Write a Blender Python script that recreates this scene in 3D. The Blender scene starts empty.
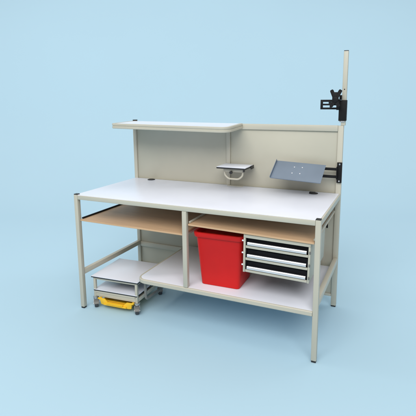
import bpy, bmesh, math, random
from mathutils import Vector, Matrix
random.seed(7)
sc = bpy.context.scene
COL = sc.collection
R = math.radians

# ------------------------------------------------------------------ materials
def mat(name, col, rough=0.5, metal=0.0, spec=0.5, var=0.03, vscale=6.0, bump=0.0, bscale=400.0, coat=0.0, streak=None):
    m = bpy.data.materials.new(name); m.use_nodes = True
    nt = m.node_tree; N = nt.nodes; L = nt.links
    b = N['Principled BSDF']
    b.inputs['Roughness'].default_value = rough
    b.inputs['Metallic'].default_value = metal
    b.inputs['Specular IOR Level'].default_value = spec
    b.inputs['Coat Weight'].default_value = coat
    tc = N.new('ShaderNodeTexCoord')
    mp = N.new('ShaderNodeMapping'); L.new(tc.outputs['Object'], mp.inputs['Vector'])
    if streak: mp.inputs['Scale'].default_value = streak
    nz = N.new('ShaderNodeTexNoise'); nz.inputs['Scale'].default_value = vscale; nz.inputs['Detail'].default_value = 5
    L.new(mp.outputs['Vector'], nz.inputs['Vector'])
    rp = N.new('ShaderNodeValToRGB')
    rp.color_ramp.elements[0].position = 0.3; rp.color_ramp.elements[1].position = 0.7
    rp.color_ramp.elements[0].color = (*[max(0, c * (1 - var)) for c in col], 1)
    rp.color_ramp.elements[1].color = (*[min(1, c * (1 + var)) for c in col], 1)
    L.new(nz.outputs['Fac'], rp.inputs['Fac']); L.new(rp.outputs['Color'], b.inputs['Base Color'])
    # gentle roughness variation
    n2 = N.new('ShaderNodeTexNoise'); n2.inputs['Scale'].default_value = vscale * 3; n2.inputs['Detail'].default_value = 6
    L.new(tc.outputs['Object'], n2.inputs['Vector'])
    mr = N.new('ShaderNodeMapRange'); mr.inputs['To Min'].default_value = max(0, rough - 0.06); mr.inputs['To Max'].default_value = min(1, rough + 0.08)
    L.new(n2.outputs['Fac'], mr.inputs['Value']); L.new(mr.outputs['Result'], b.inputs['Roughness'])
    if bump:
        n3 = N.new('ShaderNodeTexNoise'); n3.inputs['Scale'].default_value = bscale; n3.inputs['Detail'].default_value = 3
        L.new(mp.outputs['Vector'] if streak else tc.outputs['Object'], n3.inputs['Vector'])
        bp = N.new('ShaderNodeBump'); bp.inputs['Strength'].default_value = bump; bp.inputs['Distance'].default_value = 0.002
        L.new(n3.outputs['Fac'], bp.inputs['Height']); L.new(bp.outputs['Normal'], b.inputs['Normal'])
    return m

M = dict(
    paint=mat('pebble_paint', (0.507, 0.484, 0.402), 0.42, var=0.035, vscale=3, bump=0.12, bscale=500),
    panel=mat('panel_paint', (0.490, 0.472, 0.390), 0.5, var=0.04, vscale=2.5, bump=0.10, bscale=350),
    lam=mat('white_laminate', (0.742, 0.772, 0.862), 0.30, var=0.03, vscale=3, bump=0.05, bscale=300),
    wood=mat('beech_board', (0.61, 0.40, 0.235), 0.5, var=0.09, vscale=9, streak=(0.5, 11, 11), bump=0.15, bscale=30),
    black=mat('black_plastic', (0.018, 0.018, 0.02), 0.45, var=0.15, vscale=30, bump=0.05),
    blackmetal=mat('black_powder_coat', (0.008, 0.008, 0.009), 0.55, spec=0.22, var=0.15, vscale=40, bump=0.2, bscale=700),
    dark=mat('dark_lining', (0.008, 0.008, 0.011), 0.65, spec=0.2, var=0.2, vscale=20),
    red=mat('red_plastic', (0.62, 0.009, 0.008), 0.4, spec=0.28, var=0.06, vscale=5, bump=0.08, bscale=120),
    yellow=mat('yellow_plastic', (0.87, 0.52, 0.02), 0.35, var=0.05, vscale=9, bump=0.05),
    tray=mat('blue_grey_steel', (0.175, 0.222, 0.285), 0.45, metal=0.15, var=0.06, vscale=7, bump=0.08, bscale=300),
    alu=mat('bright_aluminium', (0.76, 0.77, 0.80), 0.32, metal=0.6, var=0.03, vscale=20),
    chrome=mat('zinc_steel', (0.62, 0.63, 0.65), 0.25, metal=1.0, var=0.08, vscale=40),
    rubber=mat('grey_rubber', (0.045, 0.05, 0.058), 0.55, var=0.15, vscale=40),
    grey_and_shade=mat('grey_parts_and_tube_shade', (0.16, 0.16, 0.15), 0.45, var=0.1, vscale=20),  # true grey on latches and hoods; on the support loop, shade put into colour
    white=mat('white_screw', (0.8, 0.8, 0.82), 0.4, var=0.03),
    backdrop=mat('blue_paper', (0.428, 0.613, 0.726), 0.9, spec=0.0, var=0.006, vscale=0.7),
)

# ------------------------------------------------------------------ mesh helpers
class MB:
    def __init__(s): s.bm = bmesh.new(); s.mats = []
    def mi(s, m):
        if m not in s.mats: s.mats.append(m)
        return s.mats.index(m)
    def _merge(s, t, m, X=None, smooth=False):
        i = s.mi(m)
        if X is not None: bmesh.ops.transform(t, matrix=X, verts=t.verts)
        bmesh.ops.recalc_face_normals(t, faces=t.faces)
        vm = {v: s.bm.verts.new(v.co) for v in t.verts}
        for f in t.faces:
            try: g = s.bm.faces.new([vm[v] for v in f.verts])
            except ValueError: continue
            g.material_index = i; g.smooth = smooth
        t.free()
    def box(s, x, y, z, m, bev=0.002, seg=2, X=None):
        t = bmesh.new()
        v = [t.verts.new((a, b, c)) for a in x for b in y for c in z]
        for q in ((0,1,3,2),(4,6,7,5),(0,4,5,1),(2,3,7,6),(0,2,6,4),(1,5,7,3)): t.faces.new([v[k] for k in q])
        bmesh.ops.recalc_face_normals(t, faces=t.faces)
        if bev:
            bmesh.ops.bevel(t, geom=list(t.edges), offset=bev, segments=seg, affect='EDGES', profile=0.5)
        s._merge(t, m, X)
    def prism(s, poly, z0, z1, m, bev=0.0, X=None, smooth=False):
        t = bmesh.new()
        f = t.faces.new([t.verts.new((x, y, z0)) for x, y in poly])
        r = bmesh.ops.extrude_face_region(t, geom=[f])
        for g in r['geom']:
            if isinstance(g, bmesh.types.BMVert): g.co.z = z1
        bmesh.ops.recalc_face_normals(t, faces=t.faces)
        if bev:
            ed = [e for e in t.edges if abs(e.verts[0].co.z - e.verts[1].co.z) < 1e-6]
            bmesh.ops.bevel(t, geom=ed, offset=bev, segments=2, affect='EDGES', profile=0.5)
        s._merge(t, m, X, smooth)
    def sweep(s, pts, prof, m, up=(0, 0, 1), cap=True, smooth=True, closed=False):
        """prof: list of (side, up) offsets"""
        pts = [Vector(p) for p in pts]; n = len(pts); up = Vector(up)
        t = bmesh.new(); rings = []
        for i, p in enumerate(pts):
            if closed: a = pts[i-1]; b = pts[(i+1) % n]; d0 = (p-a).normalized(); d1 = (b-p).normalized()
            else:
                d0 = (p - pts[i-1]).normalized() if i else (pts[1]-p).normalized()
                d1 = (pts[i+1]-p).normalized() if i < n-1 else d0
            d = (d0+d1).normalized(); k = 1/max(0.3, d.dot(d0))
            side = d.cross(up).normalized(); u2 = side.cross(d).normalized()
            rings.append([t.verts.new(p + side*(a*k) + u2*b) for a, b in prof])
        q = len(prof)
        rng = range(n if closed else n-1)
        for i in rng:
            A = rings[i]; B = rings[(i+1) % n]
            for j in range(q): t.faces.new((A[j], A[(j+1) % q], B[(j+1) % q], B[j]))
        if cap and not closed:
            t.faces.new(rings[0][::-1]); t.faces.new(rings[-1])
        s._merge(t, m, None, smooth)
    def tube(s, pts, r, m, up=(0, 0, 1), seg=12):
        s.sweep(pts, [(r*math.cos(2*math.pi*k/seg), r*math.sin(2*math.pi*k/seg)) for k in range(seg)], m, up)
    def cyl(s, c, r, h, m, axis='z', seg=24, r2=None, bev=0.0, smooth=True):
        t = bmesh.new()
        bmesh.ops.create_cone(t, cap_ends=True, segments=seg, radius1=r, radius2=r if r2 is None else r2, depth=h)
        if bev:
            ed = [e for e in t.edges if len(e.link_faces) == 2 and any(len(f.verts) > 4 for f in e.link_faces)]
            bmesh.ops.bevel(t, geom=ed, offset=bev, segments=2, affect='EDGES', profile=0.5)
        X = {'z': Matrix(), 'x': Matrix.Rotation(R(90), 4, 'Y'), 'y': Matrix.Rotation(R(90), 4, 'X')}[axis]
        s._merge(t, m, Matrix.Translation(c) @ X, smooth)
    def torus(s, c, Rr, r, m, seg=28, ks=8):
        s.sweep([(c[0]+Rr*math.cos(2*math.pi*k/seg), c[1]+Rr*math.sin(2*math.pi*k/seg), c[2]) for k in range(seg)],
                [(r*math.cos(2*math.pi*k/ks), r*math.sin(2*math.pi*k/ks)) for k in range(ks)], m, closed=True)
    def build(s, name, parent=None):
        me = bpy.data.meshes.new(name); s.bm.to_mesh(me); s.bm.free()
        for m in s.mats: me.materials.append(m)
        try: me.set_sharp_from_angle(angle=R(40))
        except Exception: pass
        o = bpy.data.objects.new(name, me); COL.objects.link(o)
        if parent is not None: o.parent = parent
        return o

def fillet(pts, rad, n=6):
    """round the corners of a polyline"""
    P = [Vector(p) for p in pts]; out = [P[0]]
    for i in range(1, len(P)-1):
        a = (P[i-1]-P[i]); b = (P[i+1]-P[i])
        r = min(rad, a.length*0.49, b.length*0.49)
        a.normalize(); b.normalize()
        p0 = P[i]+a*r; p1 = P[i]+b*r
        for k in range(n+1):
            t = k/n; out.append(p0.lerp(P[i], t).lerp(P[i].lerp(p1, t), t))
    out.append(P[-1]); return out

def sqprof(w, h, c=0.003):
    w /= 2; h /= 2
    return [(-w+c, -h), (w-c, -h), (w, -h+c), (w, h-c), (w-c, h), (-w+c, h), (-w, h-c), (-w, -h+c)]

def thing(name, label, cat, loc=(0, 0, 0), rz=0.0, group=None):
    o = bpy.data.objects.new(name, None); o.empty_display_size = 0.1; COL.objects.link(o)
    o.location = loc; o.rotation_euler = (0, 0, rz); o['label'] = label; o['category'] = cat
    if group: o['group'] = group
    return o
def part(name, parent, *boxes, bev=0.002, label=None):
    b = MB()
    for x, y, z, m in boxes: b.box(x, y, z, m, bev)
    o = b.build(name, parent)
    if label: o['label'] = label
    return o

P_, PN, LAM = M['paint'], M['panel'], M['lam']

# ------------------------------------------------------------------ the workbench
L_, D_, H_, T = 1.822, 0.808, 0.900, 0.033
ZP = 1.403
bench = thing('packing_workbench', 'pale grey steel packing workbench with white top, back panel, overhead shelf and drawers', 'workbench')

# legs and uprights
for x0 in (0.0, L_-T):
    leg = part('leg', bench, ((x0, x0+T), (0, T), (0.012, 0.902), P_), bev=0.004)
    part('end_cap', leg, ((x0+0.001, x0+T-0.001), (0.001, T-0.001), (0.9022, 0.9075), M['black']), bev=0.0015)
    part('foot', leg, ((x0+0.002, x0+T-0.002), (0.002, T-0.002), (0.0, 0.0118), M['black']), bev=0.002)
up_l = part('upright', bench, ((0, T), (D_-T, D_), (0.010, ZP+0.011), P_), bev=0.004)
part('end_cap', up_l, ((0.001, T-0.001), (D_-T+0.001, D_-0.001), (ZP+0.0112, ZP+0.020), M['black']), bev=0.0015)
part('foot', up_l, ((0.002, T-0.002), (D_-T+0.002, D_-0.002), (0.0, 0.0098), M['black']))
up_r = part('upright', bench, ((L_-T-0.006, L_), (D_-T, D_), (0.010, ZP), P_), bev=0.004)
part('foot', up_r, ((L_-T-0.004, L_-0.002), (D_-T+0.002, D_-0.002), (0.0, 0.0098), M['black']))
part('middle_post', bench, ((0.910, 0.943), (0.0005, T), (0.3335, 0.8665), P_), bev=0.004)

# top rails
part('front_rail', bench, ((T+0.0005, L_-T-0.0005), (0.0008, T), (0.867, 0.899), P_), bev=0.003)
part('side_rail', bench, ((0.0008, T), (T+0.0005, D_-T-0.0005), (0.867, 0.899), P_), bev=0.003)
part('side_rail', bench, ((L_-T, L_-0.0008), (T+0.0005, D_-T-0.0005), (0.862, 0.899), P_), bev=0.003)
part('rear_rail', bench, ((T+0.0005, L_-T-0.0065), (D_-T+0.0008, D_-0.001), (0.867, 0.899), P_), bev=0.003)

# worktop: laminate sheet let in over the rails, with notches at the two front caps
b = MB()
x0, x1, y0, y1, n = 0.010, L_-0.011, 0.005, D_-T-0.0015, T+0.001
b.prism([(n, y0), (x1-n+0.011, y0), (x1-n+0.011, n), (x1, n), (x1, y1), (x0, y1), (x0, n), (n, n)], 0.8905, 0.9025, LAM, bev=0.0012)
b.build('worktop', bench)

# cable grommets
def grommet(x, y, lid):
    g = MB()
    g.cyl((x, y, 0.9045), 0.033, 0.0045, M['black'], bev=0.0015)
    g.cyl((x, y, 0.9075), 0.025, 0.003, M['black'], bev=0.001)
    if lid: g.box((x-0.030, x+0.012), (y-0.012, y+0.010), (0.9088, 0.914), M['black'], 0.0015)
    g.build('cable_grommet', bench)
grommet(0.203, 0.735, False); grommet(1.635, 0.708, True)

# rails low down
part('end_rail', bench, ((0.001, T-0.001), (T+0.0005, D_-T-0.0005), (0.272, 0.310), P_), bev=0.003)
part('end_rail', bench, ((L_-T+0.001, L_-0.001), (T+0.0005, D_-T-0.0005), (0.356, 0.402), P_), bev=0.003)
part('back_rail', bench, ((T+0.0005, L_-T-0.0065), (D_-T+0.002, D_-0.004), (0.256, 0.300), P_), bev=0.003)
part('bottom_rail', bench, ((T+0.0005, L_-T-0.0065), (D_-T+0.002, D_-0.004), (0.082, 0.102), P_), bev=0.003)

# lower back panel with a dark slot in it
lb = part('rear_panel', bench, ((T+0.001, L_-T-0.007), (0.790, 0.7985), (0.301, 0.866), PN),
          ((T+0.001, L_-T-0.007), (0.790, 0.7985), (0.103, 0.255), PN), bev=0.001)
part('slot', lb, ((1.722, 1.737), (0.7885, 0.7905), (0.625, 0.675), M['dark']), bev=0.0005)
part('seam_strip', lb, ((1.60, 1.724), (0.7865, 0.7895), (0.302, 0.862), P_), bev=0.001)

# upper back panel, frame
part('top_rail', bench, ((T+0.0005, L_-T-0.0065), (D_-T+0.001, D_-0.001), (1.360, ZP+0.001), P_), bev=0.004)
part('panel_post', bench, ((0.903, 0.936), (D_-T+0.0015, D_-0.010), (0.8995, 1.3595), P_), bev=0.003)
part('back_panel', bench, ((T+0.001, 0.9025), (0.7895, 0.798), (0.9, 1.3595), PN),
     ((0.9365, L_-T-0.007), (0.7895, 0.798), (0.9, 1.3595), PN), bev=0.001)

# mast over the right upright
mast = part('mast', bench, ((1.8005, 1.8325), (0.778, 0.806), (ZP+0.0005, 1.924), P_), bev=0.004)
part('end_cap', mast, ((1.8012, 1.8318), (0.779, 0.805), (1.9242, 1.9285), M['rubber']), bev=0.001)
hb = MB(); hb.cyl((1.8165, 0.7778, 1.66), 0.004, 0.002, M['dark'], 'y', 12); hb.build('bolt_hole', mast)

# ---- overhead shelf
sh = MB()
X0, X1, YF, YB = 0.002, 1.045, 0.470, 0.774
def rr_path(inset, n=8, rad=0.075):
    a = [(X0+inset, YB, 0), (X0+inset, YF+inset, 0), (X1-inset, YF+inset, 0), (X1-inset, YB, 0)]
    p = [Vector(a[0]), Vector(a[1])+Vector((0, 0.010, 0)), Vector(a[1])+Vector((0.010, 0, 0))]
    c = Vector((X1-rad-0.0, YF+rad, 0)); r = rad-inset
    for k in range(n+1):
        t = -math.pi/2 + (math.pi/2)*k/n
        p.append(c + Vector((r*math.cos(t), r*math.sin(t), 0)))
    p.append(Vector(a[3])); return p
tl = lambda x, y: -0.0125*(x-X0) + (0.027+0.025*x)*(y-YF)   # the shelf droops a little to the right
ZS = 1.384
fr = [Vector((v.x, v.y, ZS+tl(v.x, v.y))) for v in rr_path(0.012)]
prof = [(-0.011, -0.021), (0.009, -0.021), (0.012, -0.018), (0.0125, -0.006), (0.0085, -0.003), (0.0085, 0.003), (0.0125, 0.006), (0.012, 0.018), (0.009, 0.021), (-0.011, 0.021)]
prof = [(a, b_) for a, b_ in prof]
sh2 = MB(); sh2.sweep(fr, prof, P_, smooth=True)
board = [(v.x, v.y) for v in rr_path(0.0235)]
b = MB()
t = bmesh.new()
f = t.faces.new([t.verts.new((x, y, ZS+0.006+tl(x, y))) for x, y in board])
r = bmesh.ops.extrude_face_region(t, geom=[f])
for g in r['geom']:
    if isinstance(g, bmesh.types.BMVert): g.co.z += 0.0135
b._merge(t, LAM)
ov = b.build('overhead_shelf', bench); ov['label'] = 'long white overhead shelf with rounded right corner'
sh2.build('shelf_frame', ov)
part('support_arm', ov, ((0.040, 0.062), (0.50, 0.774), (1.366, 1.3845), P_))
part('support_arm', ov, ((0.900, 0.922), (0.50, 0.774), (1.358, 1.3755), P_))

# ---- lower shelf with rounded front left corner
zc = 0.3150
path = fillet([(L_-T-0.001, 0.0165, zc), (0.532, 0.0165, zc), (0.532, 0.752, zc), (L_-T-0.001, 0.752, zc)], 0.075, 8)
xs, ys = 0.5365, 0.0135
b = MB()
rc = 0.058
poly = [(L_-T-0.001, ys), (xs+rc, ys)] + [(xs+rc-rc*math.sin(a), ys+rc-rc*math.cos(a)) for a in [R(15*k) for k in range(1, 6)]] + [(xs, ys+rc), (xs, 0.757), (L_-T-0.001, 0.757)]
b.prism(poly, 0.3295, 0.3330, LAM, bev=0.001)
ls = b.build('lower_shelf', bench); ls['label'] = 'white lower shelf in a steel frame rounded at its left corner'
b = MB(); b.sweep(path, sqprof(0.032, 0.033, 0.006), P_); b.build('shelf_frame', ls)
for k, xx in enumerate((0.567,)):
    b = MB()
    b.sweep(fillet([(xx, 0.055, 0.2980), (xx, 0.055, 0.152), (xx, 0.62, 0.152), (xx, 0.62, 0.2980)], 0.035, 6), [(0.0105*math.cos(2*math.pi*k/12), 0.0105*math.sin(2*math.pi*k/12)) for k in range(12)], M['grey_and_shade'], up=(1, 0, 0))
    b.build('support_loop', ls)  # same pale paint as the frame, coloured darker for the shade under the shelf

# ---- two wooden shelves under the worktop
def wood_shelf(x0, x1, y0, y1, z0, z1, label):
    b = MB(); t = bmesh.new()
    v = [t.verts.new((x, y, (z0 if x == x0 else z1) + dz)) for x in (x0, x1) for y in (y0, y1) for dz in (-0.012, 0)]
    for q in ((0,1,3,2),(4,6,7,5),(0,4,5,1),(2,3,7,6),(0,2,6,4),(1,5,7,3)): t.faces.new([v[k] for k in q])
    bmesh.ops.recalc_face_normals(t, faces=t.faces)
    bmesh.ops.bevel(t, geom=list(t.edges), offset=0.0015, segments=2, affect='EDGES')
    b._merge(t, M['wood'])
    o = b.build('wooden_shelf', bench); o['label'] = label
    return o
w1 = wood_shelf(0.036, 0.905, 0.016, 0.770, 0.712, 0.705, 'left bare beech shelf under the worktop')
part('runner', w1, ((0.0345, 0.047), (0.034, 0.760), (0.7135, 0.7235), M['blackmetal']), bev=0.001)
part('runner', w1, ((0.885, 0.905), (0.06, 0.760), (0.676, 0.691), P_), bev=0.001)
w2 = wood_shelf(0.948, 1.784, 0.016, 0.770, 0.780, 0.760, 'right bare beech shelf above the drawers')
part('runner', w2, ((0.945, 0.957), (0.034, 0.760), (0.7815, 0.7925), P_), bev=0.001)
part('runner', w2, ((1.776, 1.7885), (0.034, 0.760), (0.763, 0.775), P_), bev=0.001)

# ---- drawer unit hanging under the right shelf (local frame: x along front, z down from its top left corner)
du_o = Vector((1.338, 0.026, 0.7545)); W, HH, DD = 0.424, 0.2515, 0.50
b = MB()
b.box((0, W), (0, 0.014), (-0.022, 0), P_, 0.002)                         # top rail
b.box((0, W), (0.0145, DD), (-0.004, -0.001), P_, 0.0005)
b.box((0, 0.013), (0.001, 0.016), (-HH+0.0005, -0.0225), P_, 0.002)              # front stiles
b.box((W-0.012, W), (0.001, 0.016), (-HH+0.0005, -0.0225), P_, 0.002)
b.box((0.001, 0.0035), (0.0165, DD), (-HH, -0.0045), P_, 0.0005)          # sides
b.box((W-0.0035, W-0.001), (0.0165, DD), (-HH, -0.0045), P_, 0.0005)
b.box((0.004, W-0.004), (DD-0.003, DD), (-HH, -0.0045), P_, 0.0005)       # back
du = b.build('drawer_unit', bench); du.location = du_o; du.rotation_euler = (0, R(1.15), 0)
du['label'] = 'hanging unit of three shallow dark lined drawers'
pitch = 0.0800
proto = None
for k in range(3):
    z = -0.022 - pitch*k
    if proto is None:
        b = MB()
        w0, w1_ = 0.0145, W-0.0135
        zb = -pitch - 0.012
        b.box((w0, w1_), (0.004, 0.012), (zb+0.002, zb+0.018), P_, 0.002)          # front lip
        b.box((w0, w1_), (0.0125, DD-0.02), (zb+0.003, zb+0.005), M['dark'], 0.0005)
        b.box((w0+0.0, w0+0.003), (0.0125, DD-0.02), (zb+0.0055, zb+0.060), M['dark'], 0.0005)
        b.box((w1_-0.003, w1_), (0.0125, DD-0.02), (zb+0.0055, zb+0.060), M['dark'], 0.0005)
        b.box((w0+0.0035, w1_-0.0035), (0.030, 0.033), (zb+0.0055, -0.024), M['dark'], 0.0005)   # black inner front
        d0 = b.build('drawer', du)
        h = MB(); h.sweep([(w0+0.012, 0.004, zb+0.033), (w1_-0.009, 0.004, zb+0.033)],
                          [(-0.004, -0.010), (0.004, -0.010), (0.007, -0.007), (0.007, 0.005), (0.003, 0.010), (-0.004, 0.010)], M['alu'], smooth=False)
        h0 = h.build('drawer_handle', du)
        kn = MB(); kn.cyl((-0.006, 0.010, -0.045), 0.0055, 0.012, M['white'], 'x', 12, bev=0.001); k0 = kn.build('stop_peg', du)
        cl = MB(); cl.box((W-0.006, W+0.004), (-0.005, 0.0005), (-0.064, -0.048), M['grey_and_shade'], 0.0015); c0 = cl.build('latch', du)
        proto = (d0, h0, k0, c0)
    else:
        for o in proto:
            c = o.copy(); COL.objects.link(c); c.parent = du; c.location = (0, 0, -pitch*k)

# ---- small platform on the panel post
b = MB()
b.box((0.900, 1.140), (0.585, 0.772), (1.066, 1.0765), M['black'], 0.0015)
b.box((0.9015, 1.1385), (0.5865, 0.7705), (1.0768, 1.0815), LAM, 0.001)
ps = b.build('small_shelf', bench); ps['label'] = 'small white shelf with black edges above the worktop'
part('bracket', ps, ((0.945, 1.115), (0.62, 0.640), (1.040, 1.0655), P_), ((0.945, 0.963), (0.641, 0.789), (1.040, 1.0655), P_), bev=0.002)
b = MB()
b.tube(fillet([(0.953, 0.625, 1.0395), (0.956, 0.625, 1.012), (0.985, 0.625, 0.984), (1.072, 0.625, 0.984), (1.102, 0.625, 1.012), (1.106, 0.625, 1.0395)], 0.022, 5), 0.0075, P_, up=(0, 1, 0))
b.build('handle_bar', ps)
b = MB(); b.cyl((1.012, 0.612, 1.036), 0.012, 0.016, M['black'], 'y', 20, bev=0.003); b.build('knob', ps)
part('corner_clip', ps, ((1.1403, 1.147), (0.70, 0.765), (1.055, 1.083), M['black']), bev=0.0015)
part('corner_clip', ps, ((1.118, 1.130), (0.588, 0.606), (1.048, 1.0655), M['black']), bev=0.0015)
part('tan_reflection', ps, ((0.925, 1.060), (0.735, 0.7735), (0.9027, 0.9055), P_), bev=0.001)  # thin tan sheet on the worktop, added to draw a reflection there

# ---- tilting steel tray on two arms
TL, TR, BL, BR = Vector((1.354, 0.70, 1.137)), Vector((1.722, 0.70, 1.126)), Vector((1.345, 0.555, 1.029)), Vector((1.711, 0.555, 1.013))
b = MB()
ux = (BR-BL).normalized(); uy = ((TL-BL) - ux*((TL-BL).dot(ux))).normalized(); un = ux.cross(uy)
skew = (TL-BL).dot(ux); ht = (TL-BL).dot(uy); wd = (BR-BL).length
TX = Matrix((( ux.x, uy.x, un.x, BL.x), (ux.y, uy.y, un.y, BL.y), (ux.z, uy.z, un.z, BL.z), (0, 0, 0, 1)))
b.prism([(0, 0), (wd, 0), (wd, ht), (0, ht)], -0.003, 0.0, M['tray'], bev=0.0008, X=TX @ Matrix(((1, skew/ht, 0, 0), (0, 1, 0, 0), (0, 0, 1, 0), (0, 0, 0, 1))))
SX = TX @ Matrix(((1, skew/ht, 0, 0), (0, 1, 0, 0), (0, 0, 1, 0), (0, 0, 0, 1)))
b.prism([(-0.003, 0), (0.0, 0), (0.0, ht), (-0.003, ht)], -0.003, 0.015, M['tray'], bev=0.0005, X=SX)       # left flange turned up
b.prism([(0, -0.003), (wd, -0.003), (wd, 0), (0, 0)], -0.003, 0.004, M['tray'], bev=0.0005, X=SX)           # bottom lip
tr = b.build('tilting_tray', bench); tr['label'] = 'tilted blue grey steel tray on two black arms'
for (u, v) in ((0.148, 0.128), (0.206, 0.131), (0.146, 0.066), (0.203, 0.068)):
    s_ = MB(); s_.cyl((0, 0, 0.001), 0.0048, 0.004, M['alu'], 'z', 14, bev=0.001)
    o = s_.build('screw', tr); o.matrix_local = SX @ Matrix.Translation((u, v, 0)); o.scale = (1, 1, 1)
part('arm', tr, ((1.53, 1.789), (0.735, 0.741), (1.079, 1.099), M['blackmetal']), bev=0.001)
part('arm', tr, ((1.53, 1.789), (0.735, 0.741), (1.023, 1.044), M['blackmetal']), bev=0.001)
part('arm_joint', tr, ((1.50, 1.535), (0.690, 0.745), (1.022, 1.075), M['blackmetal']), bev=0.003)
mp = part('mounting_bracket', tr, ((1.7895, 1.825), (0.7600, 0.7755), (0.985, 1.136), M['blackmetal']),
     ((1.7895, 1.795), (0.730, 0.7595), (1.015, 1.108), M['blackmetal']), bev=0.0015)
for z in (0.999, 1.123):
    s_ = MB(); s_.cyl((1.808, 0.7585, z), 0.006, 0.004, M['chrome'], 'y', 14, bev=0.001); s_.build('screw', tr)

# ---- monitor mount on the mast
b = MB()
BM = M['blackmetal']
px0, px1, pz0, pz1, py0, py1 = 1.655, 1.782, 1.519, 1.588, 0.752, 0.757
b.box((px0, px0+0.018), (py0, py1), (pz0, pz1), BM, 0.001)
b.box((px0+0.0185, px1), (py0, py1), (pz1-0.016, pz1), BM, 0.001)
b.box((px0+0.0185, px1), (py0, py1), (pz0, pz0+0.014), BM, 0.001)
b.box((px0+0.0185, px1), (py0, py1), (pz0+0.0285, pz0+0.041), BM, 0.001)
b.box((px0+0.066, px0+0.082), (py0+0.0005, py1-0.0005), (pz0+0.0142, pz0+0.0283), BM, 0)
b.box((px0+0.058, px0+0.076), (py0+0.0005, py1-0.0005), (pz0+0.0412, pz1-0.0162), BM, 0)
b.box((px1-0.014, px1+0.008), (py0-0.001, py1+0.02), (pz0-0.004, pz1+0.002), BM, 0.001)
mm = b.build('monitor_mount', bench); mm['label'] = 'black slotted monitor mount clamped to the mast'
b = MB()
b.box((1.783, 1.8365), (0.768, 0.8125), (1.437, 1.585), BM, 0.003)
b.box((1.786, 1.802), (0.758, 0.777), (1.586, 1.620), BM, 0.002)
b.build('clamp_sleeve', mm)
part('sleeve_foot', mm, ((1.791, 1.828), (0.772, 0.810), (1.4275, 1.4365), M['chrome']), bev=0.001)
b = MB()
arm = [(-0.014, 0), (0.014, 0), (0.0125, 0.070), (0.008, 0.077), (-0.008, 0.077), (-0.0125, 0.070)]
for a in (27, -27, 150, -150):
    X = Matrix.Translation((1.765, 0.715, 1.588)) @ Matrix.Rotation(R(-12), 4, 'Z') @ Matrix.Rotation(R(90-8), 4, 'X') @ Matrix.Rotation(R(a), 4, 'Z')
    q = MB
    sc_ = 1.0 if abs(a) < 90 else 0.75
    b.prism([(x, y*sc_) for x, y in arm], -0.002 + 0.0001*a/10, 0.002 + 0.0001*a/10, BM, X=X)
b.cyl((1.765, 0.728, 1.588), 0.020, 0.046, BM, 'y', 20, bev=0.003)
b.box((1.742, 1.774), (0.7165, 0.7515), (1.560, 1.640), BM, 0.002)
b.build('monitor_plate', mm)

# ------------------------------------------------------------------ red bin
def rrect(w, d, r, n=5):
    o = []
    for cx, cy, a0 in ((w/2-r, d/2-r, 0), (-w/2+r, d/2-r, 90), (-w/2+r, -d/2+r, 180), (w/2-r, -d/2+r, 270)):
        for k in range(n+1):
            a = R(a0+90*k/n); o.append((cx+r*math.cos(a), cy+r*math.sin(a)))
    return o
def lofted(levels, m, name, parent=None):
    """levels: list of (w, d, r, z) from the outside bottom, up, over the rim, down the inside"""
    t = bmesh.new(); rings = []
    for w, d, r, z in levels:
        rings.append([t.verts.new((x, y, z)) for x, y in rrect(w, d, r)])
    for A, B in zip(rings, rings[1:]):
        for j in range(len(A)): t.faces.new((A[j], A[(j+1) % len(A)], B[(j+1) % len(A)], B[j]))
    t.faces.new(rings[0][::-1]); t.faces.new(rings[-1])
    bb = MB(); bb._merge(t, m, None, True); return bb.build(name, parent)
BW, BD = 0.280, 0.250
bin_ = thing('waste_bin', 'red plastic tapered bin standing on the lower shelf beside the drawers', 'bin', (1.133, 0.228, 0.3332), R(1.5))
lofted([(BW-0.012, BD-0.012, 0.018, 0.0), (BW-0.003, BD-0.003, 0.022, 0.003), (BW, BD, 0.024, 0.010), (BW+0.053, BD+0.046, 0.028, 0.347), (BW+0.057, BD+0.050, 0.03, 0.352),
        (BW+0.053, BD+0.046, 0.027, 0.349), (BW+0.047, BD+0.040, 0.025, 0.347), (BW-0.006, BD-0.006, 0.022, 0.006)], M['red'], 'body', bin_)
lofted([(BW+0.060, BD+0.053, 0.031, 0.346), (BW+0.076, BD+0.069, 0.036, 0.347), (BW+0.082, BD+0.075, 0.038, 0.351), (BW+0.087, BD+0.080, 0.039, 0.375), (BW+0.083, BD+0.076, 0.038, 0.380),
        (BW+0.055, BD+0.048, 0.030, 0.381), (BW+0.049, BD+0.042, 0.028, 0.377), (BW+0.0485, BD+0.0415, 0.028, 0.348)], M['red'], 'rim', bin_)

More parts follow.
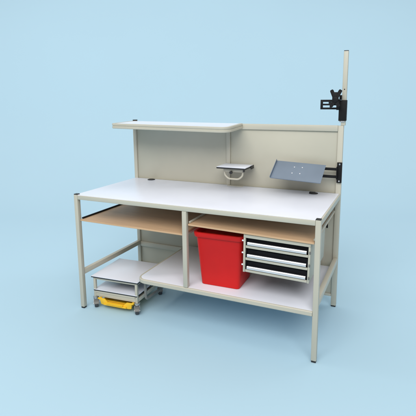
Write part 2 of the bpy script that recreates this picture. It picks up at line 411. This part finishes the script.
# ------------------------------------------------------------------ trolley
TW, TD, TH = 0.412, 0.392, 0.250
trol = thing('rolling_trolley', 'low two-tier white topped trolley on castors tucked under the left of the bench', 'trolley', (0.062, 0.062, 0.0), R(3.8))
part('top_board', trol, ((0, TW), (0, TD), (0.2385, 0.2455), M['black']), ((0.0008, TW-0.0008), (0.0008, TD-0.0008), (0.2457, TH), LAM), bev=0.001)
part('lower_board', trol, ((0.014, TW-0.014), (0.006, TD-0.014), (0.1295, 0.1365), M['black']), ((0.015, TW-0.015), (0.007, TD-0.015), (0.1367, 0.1405), LAM), bev=0.001)
F = 0.019
b = MB()
for xx in (0.012, TW-0.012-F):
    for yy in (0.010, TD-0.010-F):
        b.box((xx, xx+F), (yy, yy+F), (0.0805, 0.238), P_, 0.0015)
for zz0, zz1 in ((0.222, 0.2378), (0.0835, 0.1125)):
    b.box((0.0125+F, TW-0.0125-F), (0.0105, 0.0105+F-0.001), (zz0, zz1), P_, 0.0012)
    b.box((0.0125+F, TW-0.0125-F), (TD-0.010-F, TD-0.0105), (zz0, zz1), P_, 0.0012)
    for xx in (0.0125, TW-0.0115-F):
        b.box((xx, xx+F-0.001), (0.0105+F, TD-0.0105-F), (zz0, zz1), P_, 0.0012)
for yy0, yy1 in ((0.0075, 0.0295), (TD-0.034, TD-0.016)):
    b.box((0.0135+F, TW-0.0135-F), (yy0, yy1), (0.1127, 0.1293), P_, 0.001)
b.build('frame', trol)
first = None
for xx in (0.022, TW-0.022):
    for yy in (0.020, TD-0.020):
        if first is None:
            c = MB()
            c.cyl((0, 0, 0.0770), 0.019, 0.006, M['chrome'], 'z', 20, bev=0.001)
            c.cyl((0, 0, 0.0695), 0.0165, 0.009, M['chrome'], 'z', 20, bev=0.003)
            # fork: hooded bridge and two cheeks sloping to the axle
            for sx in (-0.0165, 0.0140):
                c.prism([(-0.019, 0.0645), (0.017, 0.0645), (0.032, 0.027), (0.026, 0.018), (0.016, 0.020)], sx, sx+0.0025, M['chrome'], bev=0.0006,
                        X=Matrix(((0, 0, 1, 0), (1, 0, 0, 0), (0, 1, 0, 0), (0, 0, 0, 1))))
            c.box((-0.0165, 0.0165), (-0.019, 0.017), (0.0615, 0.0647), M['chrome'], 0.001)
            c.box((-0.0162, 0.0162), (-0.0195, -0.0165), (0.050, 0.0612), M['chrome'], 0.001)
            c.cyl((0, 0.022, 0.0275), 0.006, 0.037, M['chrome'], 'x', 12, bev=0.001)
            hood = [(0.022+0.0315*math.cos(R(a)), 0.0275+0.0315*math.sin(R(a))) for a in range(15, 196, 12)] + [(0.022+0.0285*math.cos(R(a)), 0.0275+0.0285*math.sin(R(a))) for a in range(195, 14, -12)]
            c.prism(hood, -0.0138, 0.0138, M['grey_and_shade'], X=Matrix(((0, 0, 1, 0), (1, 0, 0, 0), (0, 1, 0, 0), (0, 0, 0, 1))), smooth=True)
            o = c.build('castor', trol)
            w = MB()
            w.cyl((0, 0.022, 0.0275), 0.0275, 0.023, M['rubber'], 'x', 36, bev=0.005)
            w.cyl((0, 0.022, 0.0275), 0.0145, 0.0255, M['alu'], 'x', 20, bev=0.001)
            ww = w.build('wheel', o)
            o.scale = (1.25, 1.08, 1.0)
            o.location = (xx, yy, 0); o.rotation_euler = (0, 0, R(217))
            first = (o, ww)
        else:
            o = first[0].copy(); COL.objects.link(o); o.parent = trol; o.location = (xx, yy, 0)
            o.rotation_euler = (0, 0, R(random.uniform(205, 228)))
            ww = first[1].copy(); COL.objects.link(ww); ww.parent = o

# yellow tray under the trolley
b = MB()
t = bmesh.new()
yt = thing('yellow_tray', 'yellow plastic tray slid in under the trolley between its castors', 'tray', (0.122, 0.060, 0.0), R(3.8))
tw, td = 0.300, 0.34
lv = [(tw-0.072, td-0.03, 0.016, 0.031), (tw-0.062, td-0.022, 0.02, 0.035), (tw-0.040, td-0.010, 0.022, 0.066), (tw-0.038, td-0.008, 0.022, 0.068),
      (tw-0.042, td-0.012, 0.020, 0.068), (tw-0.064, td-0.026, 0.018, 0.037)]
body = lofted(lv, M['yellow'], 'body', yt); body.location = (tw/2+0.012, td/2+0.004, 0)
b = MB()
# front lip with a scooped finger grip, as a thin profile on the front and flanges along the sides
lip = [(0.0, 0.082), (0.058, 0.0805), (0.084, 0.0575), (0.230, 0.0575), (0.256, 0.0805), (0.316, 0.082), (0.316, 0.075), (0.300, 0.071), (0.300, 0.0635), (0.296, 0.037), (0.275, 0.033), (0.05, 0.033), (0.030, 0.037), (0.020, 0.068), (0.0, 0.074)]
b.prism(lip, 0.0, 0.012, M['yellow'], bev=0.0015, X=Matrix(((1, 0, 0, 0), (0, 0, -1, 0.006), (0, 1, 0, 0), (0, 0, 0, 1))))
b.build('front', yt)
b = MB()
b.box((0.086, 0.228), (-0.022, -0.0065), (0.0505, 0.0580), M['yellow'], 0.002)
b.box((0.060, 0.256), (-0.016, -0.0065), (0.036, 0.0500), M['yellow'], 0.003)
b.build('handle', yt)
part('side_flange', yt, ((0.003, 0.022), (0.007, td), (0.0755, 0.080), M['yellow']), bev=0.001)
part('side_flange', yt, ((0.294, 0.313), (0.007, td), (0.0755, 0.080), M['yellow']), bev=0.001)

# ------------------------------------------------------------------ backdrop: one seamless sheet of blue
cr = Vector((0.9190, 0.3943, 0)).normalized(); cf = Vector((-cr.y, cr.x, 0))
b = MB(); t = bmesh.new()
prof = [(-14, 0), (2.6, 0)]
rad, ang = 4.0, R(52)
for k in range(1, 25):
    a = ang*k/24; prof.append((2.6+rad*math.sin(a), rad*(1-math.cos(a))))
e = prof[-1]; prof.append((e[0]+12*math.cos(ang), e[1]+12*math.sin(ang)))
o0 = Vector((0.9, 0.4, 0))
rows = [[t.verts.new(o0 + cf*d + cr*w + Vector((0, 0, z))) for w in (-34, -12, 0, 12, 34)] for d, z in prof]
for A, B in zip(rows, rows[1:]):
    for j in range(4): t.faces.new((A[j], A[j+1], B[j+1], B[j]))
b._merge(t, M['backdrop'], None, True)
bd = b.build('backdrop'); bd['kind'] = 'structure'
# make sure the sheet faces up
if bd.data.polygons[0].normal.z < 0: bd.data.flip_normals()

# ------------------------------------------------------------------ light
w = bpy.data.worlds.new('World'); sc.world = w; w.use_nodes = True
bg = w.node_tree.nodes['Background']; bg.inputs['Color'].default_value = (1.0, 0.99, 0.97, 1); bg.inputs['Strength'].default_value = 0.34
def area(name, loc, target, size, power, col=(1, 1, 1)):
    l = bpy.data.lights.new(name, 'AREA'); l.shape = 'RECTANGLE'; l.size = size[0]; l.size_y = size[1]; l.energy = power; l.color = col
    o = bpy.data.objects.new(name, l); COL.objects.link(o); o.location = loc
    o.rotation_euler = (Vector(target)-Vector(loc)).to_track_quat('-Z', 'Y').to_euler()
    return o
area('overhead_softbox', (0.4, 1.8, 8.0), (0.4, 1.8, 0), (15.0, 13.0), 390)
area('front_softbox', (2.6, -7.2, 7.7), (1.1, 0.5, 0.5), (11.0, 5.5), 970, (1.0, 0.985, 0.955))
pa = o0 + cf*2.0 + Vector((0, 0, 6.4)); pb = o0 + cf*9.0 + cr*0.6 + Vector((0, 0, 3.4))
for sgn in (-1, 1):
    area('backdrop_softbox', pa + cr*7.0*sgn, pb + cr*4.5*sgn, (9.0, 2.5), 130)

# ------------------------------------------------------------------ camera (solved from the photograph)
cam = bpy.data.cameras.new('camera'); co = bpy.data.objects.new('camera', cam); COL.objects.link(co); sc.camera = co
r_, u_, f_ = Vector((0.91897581, 0.39429559, -0.00380166)), Vector((-0.06432027, 0.15940795, 0.98511523)), Vector((-0.38903261, 0.90505254, -0.17185325))
mw = Matrix((( r_.x, u_.x, -f_.x, 2.23079), (r_.y, u_.y, -f_.y, -2.35694), (r_.z, u_.z, -f_.z, 1.57484), (0, 0, 0, 1)))
co.matrix_world = mw
cam.sensor_fit = 'HORIZONTAL'; cam.sensor_width = 36; cam.lens = 420.1107*36/416
cam.shift_x = -(224.17766-208)/416; cam.shift_y = -(208-175.24190)/416
cam.clip_start = 0.05; cam.clip_end = 200

sc.view_settings.view_transform = 'Standard'; sc.view_settings.look = 'None'
sc.view_settings.exposure = 0; sc.view_settings.gamma = 1
sc.render.resolution_x = sc.render.resolution_y = 1024
